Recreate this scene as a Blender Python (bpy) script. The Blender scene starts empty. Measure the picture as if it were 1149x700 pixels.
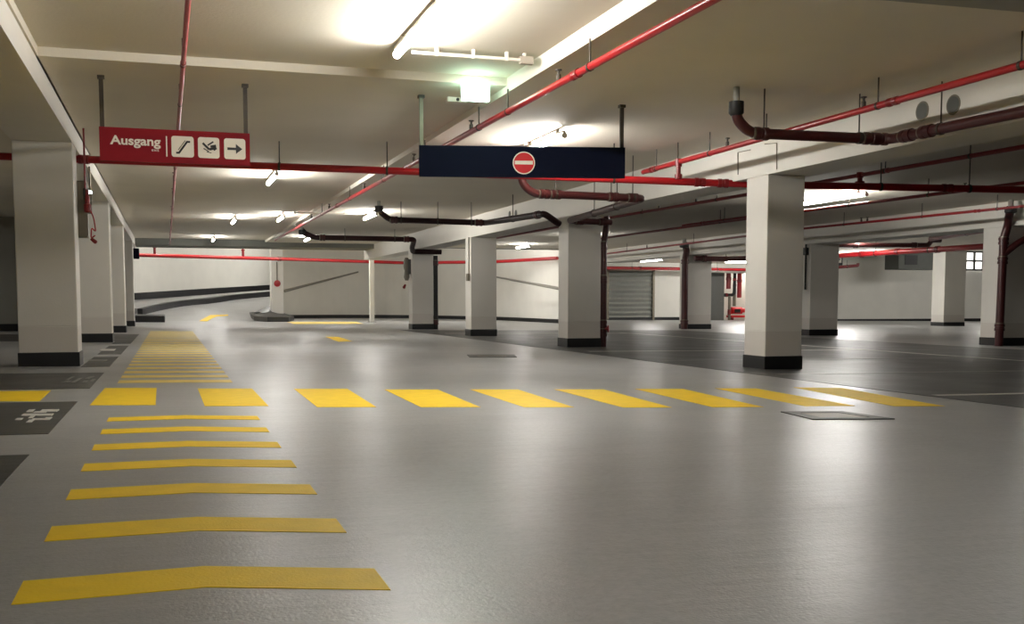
import bpy, bmesh, math, random
from mathutils import Vector, Matrix
random.seed(7)
C = bpy.context.scene.collection
SC = bpy.context.scene

# ------------------------------------------------------------------ camera model (for surveying points on real planes)
F, CX, CY = 1200.0, 574.5, 431.0
TH = math.atan(93/F); PH = math.atan(384.5*math.cos(TH)/F)
s, c, st, ct = math.sin(PH), math.cos(PH), math.sin(TH), math.cos(TH)
FW = Vector((s*ct, c*ct, -st)); RT = Vector((c, -s, 0)); UP = Vector((s*st, c*st, ct))
EYE = Vector((0, 0, .8)); K = .0085                      # the slab falls 0.85 % to the right for drainage
def ray(u, v): return FW + RT*((u-CX)/F) + UP*((CY-v)/F)
def zf(x): return -K*x
def fl(u, v, dz=0.0):
    d = ray(u, v); t = -(EYE.z-dz)/(d.z+K*d.x); return EYE+d*t
def onx(u, v, x): d = ray(u, v); return EYE+d*(x/d.x)
def ony(u, v, y): d = ray(u, v); return EYE+d*(y/d.y)
def onz(u, v, z): d = ray(u, v); return EYE+d*((z-EYE.z)/d.z)

# ------------------------------------------------------------------ materials
def new_mat(name):
    m = bpy.data.materials.new(name); m.use_nodes = True
    nt = m.node_tree; b = nt.nodes['Principled BSDF']
    return m, nt, b
def lin(rgb):
    return tuple(((q/255)/12.92 if q/255 <= .04045 else ((q/255+.055)/1.055)**2.4) for q in rgb)
def paint(name, rgb, rough=.6, var=.06, scale=3.0, bump=0.0, bscale=60, metal=0.0, spec=.5, detail=4):
    """procedural paint: base colour varied by noise, optional fine bump"""
    m, nt, b = new_mat(name)
    N, L = nt.nodes, nt.links
    tc = N.new('ShaderNodeTexCoord')
    nz = N.new('ShaderNodeTexNoise'); nz.inputs['Scale'].default_value = scale; nz.inputs['Detail'].default_value = detail
    L.new(tc.outputs['Object'], nz.inputs['Vector'])
    cr = N.new('ShaderNodeValToRGB'); col = lin(rgb)
    cr.color_ramp.elements[0].position = .3; cr.color_ramp.elements[1].position = .7
    cr.color_ramp.elements[0].color = tuple(q*(1-var) for q in col)+(1,)
    cr.color_ramp.elements[1].color = tuple(min(1, q*(1+var)) for q in col)+(1,)
    L.new(nz.outputs['Fac'], cr.inputs['Fac']); L.new(cr.outputs['Color'], b.inputs['Base Color'])
    b.inputs['Roughness'].default_value = rough; b.inputs['Metallic'].default_value = metal
    b.inputs['Specular IOR Level'].default_value = spec
    if bump:
        n2 = N.new('ShaderNodeTexNoise'); n2.inputs['Scale'].default_value = bscale; n2.inputs['Detail'].default_value = 3
        L.new(tc.outputs['Object'], n2.inputs['Vector'])
        bp = N.new('ShaderNodeBump'); bp.inputs['Strength'].default_value = bump; bp.inputs['Distance'].default_value = .01
        L.new(n2.outputs['Fac'], bp.inputs['Height']); L.new(bp.outputs['Normal'], b.inputs['Normal'])
    return m
def emit(name, rgb, strength):
    m, nt, b = new_mat(name)
    b.inputs['Base Color'].default_value = (.8, .8, .8, 1)
    b.inputs['Emission Color'].default_value = tuple(rgb)+(1,)
    b.inputs['Emission Strength'].default_value = strength
    return m
def floor_mat(name, rgb, rough, var, bump, spec=.62):
    """trowelled epoxy: broad blotches, fine grain, roller waves"""
    m, nt, b = new_mat(name); N, L = nt.nodes, nt.links
    tc = N.new('ShaderNodeTexCoord')
    def noise(sc, det, rgh=.55):
        n = N.new('ShaderNodeTexNoise'); n.inputs['Scale'].default_value = sc; n.inputs['Detail'].default_value = det
        n.inputs['Roughness'].default_value = rgh; L.new(tc.outputs['Object'], n.inputs['Vector']); return n
    a, g = noise(.45, 6), noise(38, 3)
    col = lin(rgb)
    cr = N.new('ShaderNodeValToRGB'); cr.color_ramp.elements[0].position = .32; cr.color_ramp.elements[1].position = .68
    cr.color_ramp.elements[0].color = tuple(q*(1-var) for q in col)+(1,)
    cr.color_ramp.elements[1].color = tuple(q*(1+var) for q in col)+(1,)
    L.new(a.outputs['Fac'], cr.inputs['Fac'])
    g2 = N.new('ShaderNodeMapRange'); g2.inputs['From Min'].default_value = .3; g2.inputs['From Max'].default_value = .7
    g2.inputs['To Min'].default_value = .9; g2.inputs['To Max'].default_value = 1.1; L.new(g.outputs['Fac'], g2.inputs['Value'])
    mx = N.new('ShaderNodeMix'); mx.data_type = 'RGBA'; mx.blend_type = 'MULTIPLY'; mx.inputs['Factor'].default_value = 1
    L.new(cr.outputs['Color'], mx.inputs['A']); L.new(g2.outputs['Result'], mx.inputs['B'])
    L.new(mx.outputs['Result'], b.inputs['Base Color'])
    rr = N.new('ShaderNodeMapRange'); rr.inputs['From Min'].default_value = .3; rr.inputs['From Max'].default_value = .7
    rr.inputs['To Min'].default_value = rough-.02; rr.inputs['To Max'].default_value = rough+.05
    r0 = noise(1.3, 5); L.new(r0.outputs['Fac'], rr.inputs['Value']); L.new(rr.outputs['Result'], b.inputs['Roughness'])
    n2, n3 = noise(85, 2), noise(1.0, 4)
    mp = N.new('ShaderNodeMapping'); mp.inputs['Scale'].default_value = (1.1, 6.0, 1.0)
    L.new(tc.outputs['Object'], mp.inputs['Vector']); L.new(mp.outputs['Vector'], n3.inputs['Vector'])
    b.inputs['Specular IOR Level'].default_value = spec
    b1 = N.new('ShaderNodeBump'); b1.inputs['Strength'].default_value = bump; b1.inputs['Distance'].default_value = .004
    b2 = N.new('ShaderNodeBump'); b2.inputs['Strength'].default_value = .4; b2.inputs['Distance'].default_value = .012
    L.new(n2.outputs['Fac'], b1.inputs['Height']); L.new(n3.outputs['Fac'], b2.inputs['Height'])
    L.new(b2.outputs['Normal'], b1.inputs['Normal']); L.new(b1.outputs['Normal'], b.inputs['Normal'])
    return m

M = {}
M['floor'] = floor_mat('grey_epoxy_floor', (153, 153, 152), .315, .06, .36)
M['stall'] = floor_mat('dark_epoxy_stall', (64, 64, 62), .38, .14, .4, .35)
M['wall'] = paint('white_wall_paint', (226, 223, 214), .75, .03, 1.2, .15, 40)
M['ceiling'] = paint('cream_ceiling_paint', (215, 208, 193), .85, .045, .7, .2, 30)
M['column'] = paint('column_paint', (220, 216, 207), .6, .025, 2, .12, 50)
M['splash'] = paint('column_splash_coat', (210, 204, 195), .45, .02, 2, .1, 50)
M['black'] = paint('black_plinth_paint', (24, 24, 25), .45, .1, 5)
M['greywall'] = paint('grey_wall_paint', (150, 149, 141), .8, .04, 1)
M['beamgrey'] = paint('grey_beam_paint', (112, 113, 106), .8, .04, 1)
M['yellow'] = paint('yellow_road_paint', (248, 208, 26), .55, .05, 9, .15, 90, spec=.25)
M['yellow_worn'] = paint('worn_yellow_road_paint', (240, 212, 110), .5, .10, 6, .15, 90, spec=.3)
M['white_line'] = paint('white_line_paint', (196, 193, 186), .45, .06, 8)
M['faded_line'] = paint('faded_line_paint', (128, 127, 122), .45, .1, 8)
M['red'] = paint('red_pipe_enamel', (156, 20, 26), .32, .06, 6)
M['darkred'] = paint('dark_red_pipe_enamel', (120, 18, 22), .35, .08, 6)
M['maroon'] = paint('maroon_drain_pipe', (62, 20, 20), .38, .1, 5)
M['darkmaroon'] = paint('dark_maroon_pipe', (40, 16, 16), .5, .1, 6, spec=.3)
M['blackpipe'] = paint('black_rubber', (18, 16, 16), .55, .1, 10)
M['shadow_strip'] = paint('grey_shadow_paint', (146, 142, 132), .6, .04, 8)  # shadow tone for the strips on the ramp wall
M['steel'] = paint('zinc_steel', (120, 114, 100), .45, .08, 20, metal=.6)
M['darksteel'] = paint('dark_steel', (66, 60, 52), .5, .1, 20, metal=.4)
M['conduit'] = paint('white_plastic_conduit', (224, 218, 204), .5, .02, 8)
M['housing'] = paint('lamp_housing_grey', (170, 160, 146), .5, .03, 8)
M['signred'] = paint('sign_red', (128, 14, 28), .7, .03, 6, spec=.25)
M['signblue'] = paint('sign_navy', (8, 14, 34), .8, .05, 6, spec=.12)
M['signwhite'] = paint('sign_white', (236, 230, 216), .45, .02, 8)
M['signink'] = paint('sign_black_print', (22, 22, 24), .5, .05, 8)
M['noentry'] = paint('sign_signal_red', (206, 24, 30), .4, .03, 8)
M['grey_box'] = paint('grey_enamel_box', (118, 112, 98), .5, .05, 8)
M['doorgrey'] = paint('grey_door_enamel', (84, 84, 80), .5, .04, 4)
M['shutter'] = paint('shutter_metal', (172, 174, 168), .38, .05, 6, metal=.55)
M['duct'] = paint('duct_dark_grey', (78, 80, 74), .6, .06, 4)
M['signgreen'] = emit('exit_green_print', (.05, .75, .45), 5)
M['exitface'] = emit('exit_sign_backlight', (.6, 1.0, .8), 14)
M['tube'] = emit('fluorescent_tube', (1.0, .972, .92), 175)
M['tube_far'] = emit('fluorescent_tube_cool', (1.0, .978, .94), 130)
M['tube_fill'] = emit('fluorescent_tube_fill', (1.0, .978, .94), 230)  # for the lamps added in the ramp hall and back lane
M['tube_mid'] = emit('fluorescent_tube_dim', (1.0, .978, .94), 95)
M['tube_strong'] = emit('fluorescent_tube_strong', (1.0, .972, .92), 215)
M['lens'] = emit('indicator_lamp', (.9, 1, .95), 6)
M['pane'] = emit('lit_window_pane', (1, .98, .92), 1.6)

# ------------------------------------------------------------------ mesh helpers
class MB:
    def __init__(self): self.v, self.f = [], []
    def add(self, vs, fs):
        n = len(self.v); self.v += [tuple(p) for p in vs]; self.f += [tuple(i+n for i in q) for q in fs]; return self
    def box(self, x0, x1, y0, y1, z0, z1):
        vs = [(x, y, z) for z in (z0, z1) for x, y in ((x0, y0), (x1, y0), (x1, y1), (x0, y1))]
        return self.add(vs, [(3, 2, 1, 0), (4, 5, 6, 7), (0, 1, 5, 4), (1, 2, 6, 5), (2, 3, 7, 6), (3, 0, 4, 7)])
    def bevel_box(self, x0, x1, y0, y1, z0, z1, b=.01):
        """box with chamfered vertical and top/bottom edges"""
        bm = bmesh.new(); bmesh.ops.create_cube(bm, size=1)
        for v in bm.verts:
            v.co = Vector((x0+(x1-x0)*(v.co.x+.5), y0+(y1-y0)*(v.co.y+.5), z0+(z1-z0)*(v.co.z+.5)))
        bmesh.ops.bevel(bm, geom=bm.edges[:], offset=b, segments=2, profile=.5, affect='EDGES')
        bm.verts.index_update()
        self.add([v.co[:] for v in bm.verts], [[v.index for v in f.verts] for f in bm.faces]); bm.free(); return self
    def prism(self, pts, zlo, zhi):
        """plan polygon (ccw) extruded; zlo/zhi functions of (x,y) or numbers"""
        fz = lambda q, p: q(p[0], p[1]) if callable(q) else q
        n = len(pts)
        a = sum(pts[i][0]*pts[(i+1) % n][1]-pts[(i+1) % n][0]*pts[i][1] for i in range(n))
        if a < 0: pts = list(reversed(pts))
        vs = [(p[0], p[1], fz(zlo, p)) for p in pts]+[(p[0], p[1], fz(zhi, p)) for p in pts]
        return self.add(vs, [tuple(reversed(range(n))), tuple(range(n, 2*n))]+[(i, (i+1) % n, (i+1) % n+n, i+n) for i in range(n)])
    def slab(self, o, ex, ey, en, pts, t0, t1):
        """2-D polygon in the frame (o, ex, ey), extruded along en from t0 to t1"""
        n = len(pts)
        a = sum(pts[i][0]*pts[(i+1) % n][1]-pts[(i+1) % n][0]*pts[i][1] for i in range(n))
        if a < 0: pts = list(reversed(pts))
        P = lambda p, t: tuple(o+ex*p[0]+ey*p[1]+en*t)
        vs = [P(p, t0) for p in pts]+[P(p, t1) for p in pts]
        return self.add(vs, [tuple(reversed(range(n))), tuple(range(n, 2*n))]+[(i, (i+1) % n, (i+1) % n+n, i+n) for i in range(n)])
    def tube(self, pts, r, n=12, caps=True):
        pts = [Vector(p) for p in pts]; rs = r if isinstance(r, (list, tuple)) else [r]*len(pts)
        T = []
        for i in range(len(pts)):
            a = pts[i]-pts[i-1] if i else pts[1]-pts[0]
            b = pts[i+1]-pts[i] if i < len(pts)-1 else pts[-1]-pts[-2]
            T.append((a.normalized()+b.normalized()).normalized())
        u = T[0].orthogonal().normalized(); vs = []; fs = []
        for i, p in enumerate(pts):
            u = (u-T[i]*u.dot(T[i])).normalized(); w = T[i].cross(u)
            k = 1.0
            for j in range(n):
                a = 2*math.pi*j/n; vs.append(p+(u*math.cos(a)+w*math.sin(a))*rs[i]*k)
        for i in range(len(pts)-1):
            for j in range(n):
                fs.append((i*n+j, i*n+(j+1) % n, (i+1)*n+(j+1) % n, (i+1)*n+j))
        if caps: fs += [tuple(reversed(range(n))), tuple(range((len(pts)-1)*n, len(pts)*n))]
        return self.add(vs, fs)
    def lathe(self, p, axis, prof, n=16):
        """prof: (distance along axis, radius)"""
        p = Vector(p); axis = Vector(axis).normalized(); u = axis.orthogonal().normalized(); w = axis.cross(u)
        vs = [p+axis*d+(u*math.cos(2*math.pi*j/n)+w*math.sin(2*math.pi*j/n))*q for d, q in prof for j in range(n)]
        fs = [(i*n+j, i*n+(j+1) % n, (i+1)*n+(j+1) % n, (i+1)*n+j) for i in range(len(prof)-1) for j in range(n)]
        fs += [tuple(reversed(range(n))), tuple(range((len(prof)-1)*n, len(prof)*n))]
        return self.add(vs, fs)
    def build(self, name, mat, parent=None, smooth=None):
        o0 = Vector(parent.matrix_world_loc) if parent is not None and hasattr(parent, 'matrix_world_loc') else Vector((0, 0, 0))
        if parent is not None: o0 = ORG[parent.name]
        me = bpy.data.meshes.new(name); me.from_pydata([tuple(Vector(v)-o0) for v in self.v], [], self.f)
        bm = bmesh.new(); bm.from_mesh(me); bmesh.ops.recalc_face_normals(bm, faces=bm.faces[:]); bm.to_mesh(me); bm.free()
        me.materials.append(mat)
        if smooth:
            for p in me.polygons: p.use_smooth = True
            try: me.set_sharp_from_angle(angle=math.radians(40))
            except Exception: pass
        o = bpy.data.objects.new(name, me); C.objects.link(o)
        if parent is not None: o.parent = parent
        ORG[o.name] = o0
        return o
ORG = {}
def thing(name, label, cat, loc=(0, 0, 0), group=None):
    o = bpy.data.objects.new(name, None); C.objects.link(o); o.location = loc; o.empty_display_size = .1
    o['label'] = label; o['category'] = cat; o['kind'] = 'thing'
    if group: o['group'] = group
    ORG[o.name] = Vector(loc); return o
def tag(o, label, cat, group=None):
    o['label'] = label; o['category'] = cat; o['kind'] = 'thing'
    if group: o['group'] = group
    return o
def struct(name, mb, mat, smooth=None):
    o = mb.build(name, mat, None, smooth); o['kind'] = 'structure'; return o
def fillet(pts, r, n=6):
    """round the corners of a polyline"""
    pts = [Vector(p) for p in pts]; out = [pts[0]]
    for i in range(1, len(pts)-1):
        a, b, d = pts[i-1], pts[i], pts[i+1]
        e1, e2 = (a-b), (d-b); q = min(r, e1.length*.48, e2.length*.48)
        p1, p2 = b+e1.normalized()*q, b+e2.normalized()*q
        for k in range(n+1):
            t = k/n; out.append(p1*(1-t)**2+b*2*t*(1-t)+p2*t*t)
    out.append(pts[-1]); return out
def lerp(a, b, t): return Vector(a)*(1-t)+Vector(b)*t

# ------------------------------------------------------------------ levels
ZR, ZL, ZS = 3.03, 2.95, 2.88            # near recess, slab over the left aisle, slab right of the step
XS, YS = 3.27, 10.4                      # the step lines
BX0, BX1, BL = -1.74, -1.07, 2.71        # left beam
RX0, RX1, RB = 7.15, 7.78, 2.38          # right beam over the first column row
QX0, QX1, QB = 16.8, 17.7, 2.37          # second column row

# ------------------------------------------------------------------ room shell
fm = MB()
fm.prism([(-9, -14), (62, -14), (62, 56), (-9, 56)], lambda x, y: zf(x)-.2, lambda x, y: zf(x))
struct('floor', fm, M['floor'])
# dark stall coats
up3 = lambda x, y: zf(x)+.003
dn = lambda x, y: zf(x)-.01
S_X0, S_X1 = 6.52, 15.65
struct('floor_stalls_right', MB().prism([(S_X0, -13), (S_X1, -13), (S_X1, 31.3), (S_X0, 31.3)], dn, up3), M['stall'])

cm = MB()
cm.box(-9, BX1+.02, -14, 40.6, ZL, ZL+.3)                       # over the left stalls
struct('ceiling_left_bay', cm, M['ceiling'])
cm = MB()
cm.box(BX1, XS, -14, YS, ZR, ZR+.25)
struct('ceiling_recess', cm, M['ceiling'])
struct('ceiling_left_aisle', MB().box(BX1, XS, YS, 40.6, ZL, ZL+.33), M['ceiling'])
struct('ceiling_right', MB().box(XS, 31, -14, 40.6, ZS, ZS+.4).box(31, 62, -14, 29, ZS, ZS+.4).box(16.2, 31, 40.6, 56, ZS, ZS+.4), M['ceiling'])
struct('ceiling_back_lane', MB().box(31, 62, 29, 56, 3.8, 4.0), M['ceiling'])
struct('wall_lane_side', MB().box(30.9, 31.1, 29.1, 52.9, ZS+.3, 3.9).box(31, 62, 28.9, 29.1, ZS+.3, 3.9), M['ceiling'])
struct('wall_hall_side', MB().box(16.2, 16.4, 40.9, 56, ZS-.01, 4.7), M['wall'])
p0, p1 = onz(975, -1, ZS-.08), onz(1149, 7, ZS-.08)
struct('ceiling_drop', MB().prism([(p0.x, p0.y), (p1.x+3, p1.y), (p1.x+3, p1.y-5), (p0.x, p0.y-5)], ZS-.08, ZS+.02), M['greywall'])
struct('ceiling_ramp_hall', MB().box(-9, XS, 40.6, 90, 4.6, 4.8).box(XS, 22, 40.6, 90, 4.6, 4.8), M['ceiling'])
struct('ceiling_beam_left', MB().box(BX0, BX1, -13.9, 40.6, BL, ZL+.1), M['column'])
struct('ceiling_beam_right', MB().box(RX0, RX1, -13.9, 41, RB, ZS+.05), M['column'])
struct('ceiling_beam_far_right', MB().box(QX0, QX1, -13.9, 41, QB, ZS+.05), M['column'])
struct('ceiling_beam_cross', MB().box(BX1, RX0, 38.9, 40.6, BL+.01, ZL+.1).box(-9, 16.4, 40.6, 40.9, ZS-.02, 4.7), M['beamgrey'])

pw = fl(8, 371.5)
struct('wall_left', MB().box(-9, BX0-.02, pw.y, pw.y+.2, -.1, ZL+.1), M['greywall'])
struct('baseboard_left', MB().box(-9, BX0-.02, pw.y-.03, pw.y, -.1, .22), M['black'])
struct('wall_far_left', MB().box(-9.2, -9, -14, 90, -.3, 4.8), M['greywall'])
struct('wall_rear', MB().box(-9.2, 62, -14.2, -14, -.8, 3.4), M['wall'])
struct('wall_right', MB().box(62, 62.2, -14, 56, -.8, 3.4), M['wall'])
# back wall with louvre shutter, door and plant-room opening
YB = 53.0
wb = MB()
def wb_seg(x0, x1, z0=-.6, z1=3.2): wb.box(x0, x1, YB, YB+.25, z0, z1)
wb_seg(19, 22.3); wb_seg(22.3, 24.95, 2.42); wb_seg(24.95, 28.42); wb_seg(28.42, 30.9, 2.36); wb_seg(30.9, 62, -.6, 3.9)
struct('wall_back', wb, M['wall'])
bb = MB()
for x0, x1 in ((19, 22.3), (24.95, 28.42), (30.9, 62)): bb.box(x0, x1, YB-.04, YB, zf(x0)-.3, zf((x0+x1)/2)+.17)
struct('baseboard_back', bb, M['black'])
# ribbed shutter
sm = MB(); z = -.2
while z < 2.4:
    sm.add([(22.3, YB+.10, z), (24.95, YB+.10, z), (24.95, YB+.02, z+.12), (22.3, YB+.02, z+.12), (24.95, YB+.10, z+.24), (22.3, YB+.10, z+.24)],
           [(0, 1, 2, 3), (3, 2, 4, 5)]); z += .24
o = struct('door_1', sm, M['shutter'])
MB().box(22.22, 22.34, YB-.06, YB+.1, -.25, 2.5).box(24.9, 25.02, YB-.06, YB+.1, -.25, 2.5).box(22.22, 25.02, YB-.06, YB+.1, 2.4, 2.52).build('door_frame', M['steel'], o)
MB().box(22.34, 24.9, YB-.02, YB+.12, -.3, -.06).build('bottom_rail', M['black'], o)
o = struct('door_2', MB().bevel_box(28.42, 29.25, YB-.02, YB+.06, -.27, 2.36, .012), M['doorgrey'])
MB().tube([(29.12, YB-.02, .8), (29.12, YB-.07, .8), (29.0, YB-.07, .8)], .012, 8).build('door_handle', M['steel'], o)
# plant room behind the opening
struct('wall_plant_room', MB().box(29.2, 33, YB+2.4, YB+2.6, -.6, 3).box(28.2, 28.4, YB+.25, YB+2.6, -.6, 3).box(33, 33.2, YB+.25, YB+2.6, -.6, 3), M['wall'])
struct('floor_plant_room', MB().box(28.4, 33, YB+.2, YB+2.6, -.6, -.28), M['floor'])

# curved wall of the ramp
cw = fillet([(4.9, 53.4, 0), (8.4, 56.6, 0), (12.4, 56.6, 0), (15.6, 51.5, 0), (15.9, 41.2, 0)], 3.2, 8)
def ribbon(pts, th, z0, z1):
    """a wall of thickness th along a plan polyline"""
    n = len(pts); off = []
    for i, p in enumerate(pts):
        d = (pts[min(i+1, n-1)]-pts[max(i-1, 0)]); q = Vector((-d.y, d.x, 0)).normalized(); off.append(q*th)
    f0 = (lambda p: z0(p.x, p.y)) if callable(z0) else (lambda p: z0)
    f1 = (lambda p: z1(p.x, p.y)) if callable(z1) else (lambda p: z1)
    mb = MB()
    for i in range(n-1):
        a, b = pts[i], pts[i+1]; a2, b2 = a+off[i], b+off[i+1]
        vs = [(a.x, a.y, f0(a)), (b.x, b.y, f0(b)), (b2.x, b2.y, f0(b)), (a2.x, a2.y, f0(a)),
              (a.x, a.y, f1(a)), (b.x, b.y, f1(b)), (b2.x, b2.y, f1(b)), (a2.x, a2.y, f1(a))]
        mb.add(vs, [(3, 2, 1, 0), (4, 5, 6, 7), (0, 1, 5, 4), (2, 3, 7, 6), (1, 2, 6, 5), (3, 0, 4, 7)])
    return mb
struct('wall_ramp_inner', ribbon(cw, .3, -.3, 4.6), M['wall'], True)
struct('baseboard_ramp_inner', ribbon(cw, -.05, -.3, lambda x, y: zf(x)+.17), M['black'], True)
# end pier of that wall
PX0, PX1, PY = 4.72, 5.3, 53.0
struct('trim_1', MB().bevel_box(PX0, PX1, PY, PY+.7, -.3, 4.6, .02), M['column'])

# ramp
def sstep(t): t = max(0.0, min(1.0, t)); return t*t*(3-2*t)
def zr(x, y):
    w = sstep((y-49)/12); a = sstep((x-.8)/2.6)
    return max(zf(x), .06*(y-46)*(1-a*(1-w)))
rm = MB(); nx, ny = 75, 84
vs = []; fs = []
for j in range(ny+1):
    for i in range(nx+1):
        x = -8.5+i*(30/nx); y = 46+j*(42/ny); vs.append((x, y, zr(x, y)+.002))
for j in range(ny):
    for i in range(nx):
        a = j*(nx+1)+i; x = -8.5+(i+.5)*30/nx; y = 46+(j+.5)*42/ny
        fs.append((a, a+1, a+nx+2, a+nx+1))
rm.add(vs, fs)
# keep the ramp on the left of the curved wall only
def onramp(u, v):
    d = ray(u, v); t = (.06*(-46)-EYE.z)/(d.z-.06*d.y); return EYE+d*t
rm2 = MB(); keep = []
for q in rm.f:
    cx_ = sum(rm.v[i][0] for i in q)/4; cy_ = sum(rm.v[i][1] for i in q)/4
    if not (cx_ > 5.0 and cy_ < 57 + .2*(cx_-5)): keep.append(q)
rm2.v = rm.v; rm2.f = keep
struct('floor_ramp', rm2, M['floor'])
ow = [onramp(u, v) for u, v in ((120, 337.5), (152, 336.2), (190, 333.6), (230, 330.6), (270, 328), (303, 325.8), (330, 324))]
ow = fillet([(q.x, q.y, 0) for q in ow], 2, 4)
struct('wall_ramp_outer', ribbon(ow, .3, lambda x, y: zr(x, y)-.3, 4.7), M['wall'], True)
struct('baseboard_ramp_outer', ribbon(ow, -.05, lambda x, y: zr(x, y)-.3, lambda x, y: zr(x, y)+.36), M['black'], True)
kb = [onramp(u, v) for u, v in ((160, 353.5), (175, 349.5), (195, 345.2), (230, 340.2), (265, 336.2), (303, 332.6), (330, 330.5))]
kb = fillet([(q.x, q.y, 0) for q in kb], 2, 4)
o = struct('trim_2', ribbon(kb, .22, lambda x, y: zr(x, y)-.3, lambda x, y: zr(x, y)+.28), M['black'], True)
o = struct('trim_3', ribbon([q+Vector((-.25, .8, 0)) for q in kb], 1.4, lambda x, y: zr(x, y)-.3, lambda x, y: zr(x, y)+.24), M['floor'], True)
a, b = fl(140, 361.5), fl(185, 361.8)
struct('trim_4', MB().bevel_box(a.x, b.x, a.y, a.y+4.5, -.1, .26, .05), M['black'])
# island kerb before the pier
ip = [(fl(330, 359.6), .15), (fl(324, 361.0), .16), (fl(300, 361.2), .17), (fl(285, 360), .18), (fl(280, 356.8), .26)]
ip += [(q, q.z) for q in (onramp(286, 350), onramp(296, 345.3), onramp(306, 342.2))]
ip += [(Vector((5.25, 56.0, 0)), .6), (Vector((5.4, 53.6, 0)), .2)]
im = MB(); n = len(ip)
im.add([(p.x, p.y, -.1) for p, _ in ip]+[(p.x, p.y, z) for p, z in ip]+[(4.6, 52.4, .24)],
       [tuple(reversed(range(n)))]+[(i, (i+1) % n, (i+1) % n+n, i+n) for i in range(n)]+[(i+n, (i+1) % n+n, 2*n) for i in range(n)])
struct('trim_5', im, M['black'])

# ------------------------------------------------------------------ columns
def column(label, x0, x1, y0, y1, top, group, base=.17, splash=.48):
    zb = zf((x0+x1)/2)
    r = thing('column', label, 'column', ((x0+x1)/2, (y0+y1)/2, zb-.012), group)
    MB().bevel_box(x0, x1, y0, y1, zb+splash, top, .012).build('shaft', M['column'], r)
    MB().bevel_box(x0+.0005, x1-.0005, y0+.0005, y1-.0005, zb+base-.02, zb+splash+.01, .012).build('splash_band', M['splash'], r)
    MB().bevel_box(x0-.012, x1+.012, y0-.012, y1+.012, zb-.012, zb+base, .008).build('plinth', M['black'], r)
    return r
g = 'columns of the left row'
for y, lab, w in ((14.05, 'large cream column at left, nearest of the left row', .55),
               (22.07, 'brightly lit white column just behind the nearest left column', .6),
               (28.9, 'shaded grey column third along the left row', .6),
               (36.1, 'slim looking white column at the far end of the left row', .6)):
    column(lab, BX0, BX1, y, y+w, BL-.0015, g)
g = 'columns of the middle row'
def ycol(u, v, x): return onx(u, v, x).y
for u, v, lab in ((858, 414, 'large cream column right of centre, nearest of the middle row'),
                  (637, 390, 'column with maroon drainpipe down its right side, second of middle row'),
                  (528.6, 376.3, 'column third along the middle row, between two pipes'),
                  (463, 371, 'column with a dark valve fixed to its left side')):
    x0 = 7.15 if u > 700 else 7.1
    y0 = ycol(u, v, x0)
    column(lab, x0, x0+(.53 if u > 700 else .66), y0, y0+.52, RB-.0015, g)
YA, YBc, YCc, YDc = ycol(858, 414, 7.15), ycol(637, 390, 7.1), ycol(528.6, 376.3, 7.1), ycol(463, 371, 7.1)
g = 'columns of the right row'
for u, v, x0, w, lab in ((1122, 388, 16.8, .9, 'column cut by the right photo edge, behind the forked maroon pipe'),
                         (908, 376, 16.8, .9, 'grey column just behind the large cream column on the right'),
                         (771, 369, 16.8, .9, 'far column with maroon drainpipe on its left edge')):
    y0 = ycol(u, v, x0)
    column(lab, x0, x0+w, y0, y0+.6, QB-.0015, g)
YG, YE, YH = ycol(1122, 388, 16.8), ycol(908, 376, 16.8), ycol(771, 369, 16.8)
column('white far column standing before the right back wall', 32.0, 33.1, 38.6, 39.4, 3.7985, None)
pp = fl(417.5, 361.3)
post = thing('post', 'thin white steel post before the curved ramp wall', 'post', (pp.x, pp.y, zf(pp.x)))
MB().box(pp.x-.09, pp.x+.09, pp.y-.09, pp.y+.09, zf(pp.x)+.01, ZS+.01).build('shaft', M['wall'], post)
MB().box(pp.x-.16, pp.x+.16, pp.y-.16, pp.y+.16, zf(pp.x)-.01, zf(pp.x)+.015).build('foot_plate', M['steel'], post)

# ------------------------------------------------------------------ floor markings
def mark(name, label, cat, pts, mat, group=None, h=.002):
    o = MB().prism([(p[0], p[1]) for p in pts], lambda x, y: zf(x)-.004, lambda x, y: zf(x)+h).build(name, mat)
    tag(o, label, cat, group); return o
near = [('yellow chevron bar nearest the camera at the photo bottom', 2.9),
        ('second yellow chevron bar from the photo bottom', 3.68), ('third yellow chevron bar from the photo bottom', 4.46),
        ('fourth yellow chevron bar from the photo bottom', 5.22), ('fifth yellow chevron bar from the photo bottom', 5.96),
        ('sixth yellow chevron bar from the photo bottom', 6.70), ('thin yellow chevron bar closest to the near side of the crosswalk', 7.42)]
def chevron(y, t, x0, x1, xm, lift=.17):
    return [(x0, y+.13), (xm, y+lift), (x1, y), (x1, y+t), (xm, y+t+lift), (x0, y+t+.13)]
for lab, y in near:
    mark('chevron_bar', lab, 'floor marking', chevron(y, .25, -.415, .57, .08), M['yellow'], 'chevron bars before the crosswalk')
ords = ['first', 'second', 'third', 'fourth', 'fifth', 'sixth', 'seventh', 'eighth', 'ninth', 'tenth', 'eleventh', 'twelfth', 'thirteenth', 'fourteenth',
        'fifteenth', 'sixteenth', 'seventeenth', 'eighteenth', 'nineteenth', 'twentieth', 'twenty-first', 'twenty-second', 'twenty-third', 'twenty-fourth', 'twenty-fifth', 'twenty-sixth', 'twenty-seventh']
y = 10.95; k = 0
while y < 30.2:
    lab = 'pale worn yellow bar, %s one beyond the crosswalk' % ords[k] if k < len(ords)-1 else 'pale worn yellow bar farthest along the walkway'
    mark('chevron_bar', lab, 'floor marking', chevron(y, .38, -.5, .58, .06, .1), M['yellow_worn'], 'worn bars beyond the crosswalk'); y += .745; k += 1
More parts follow.
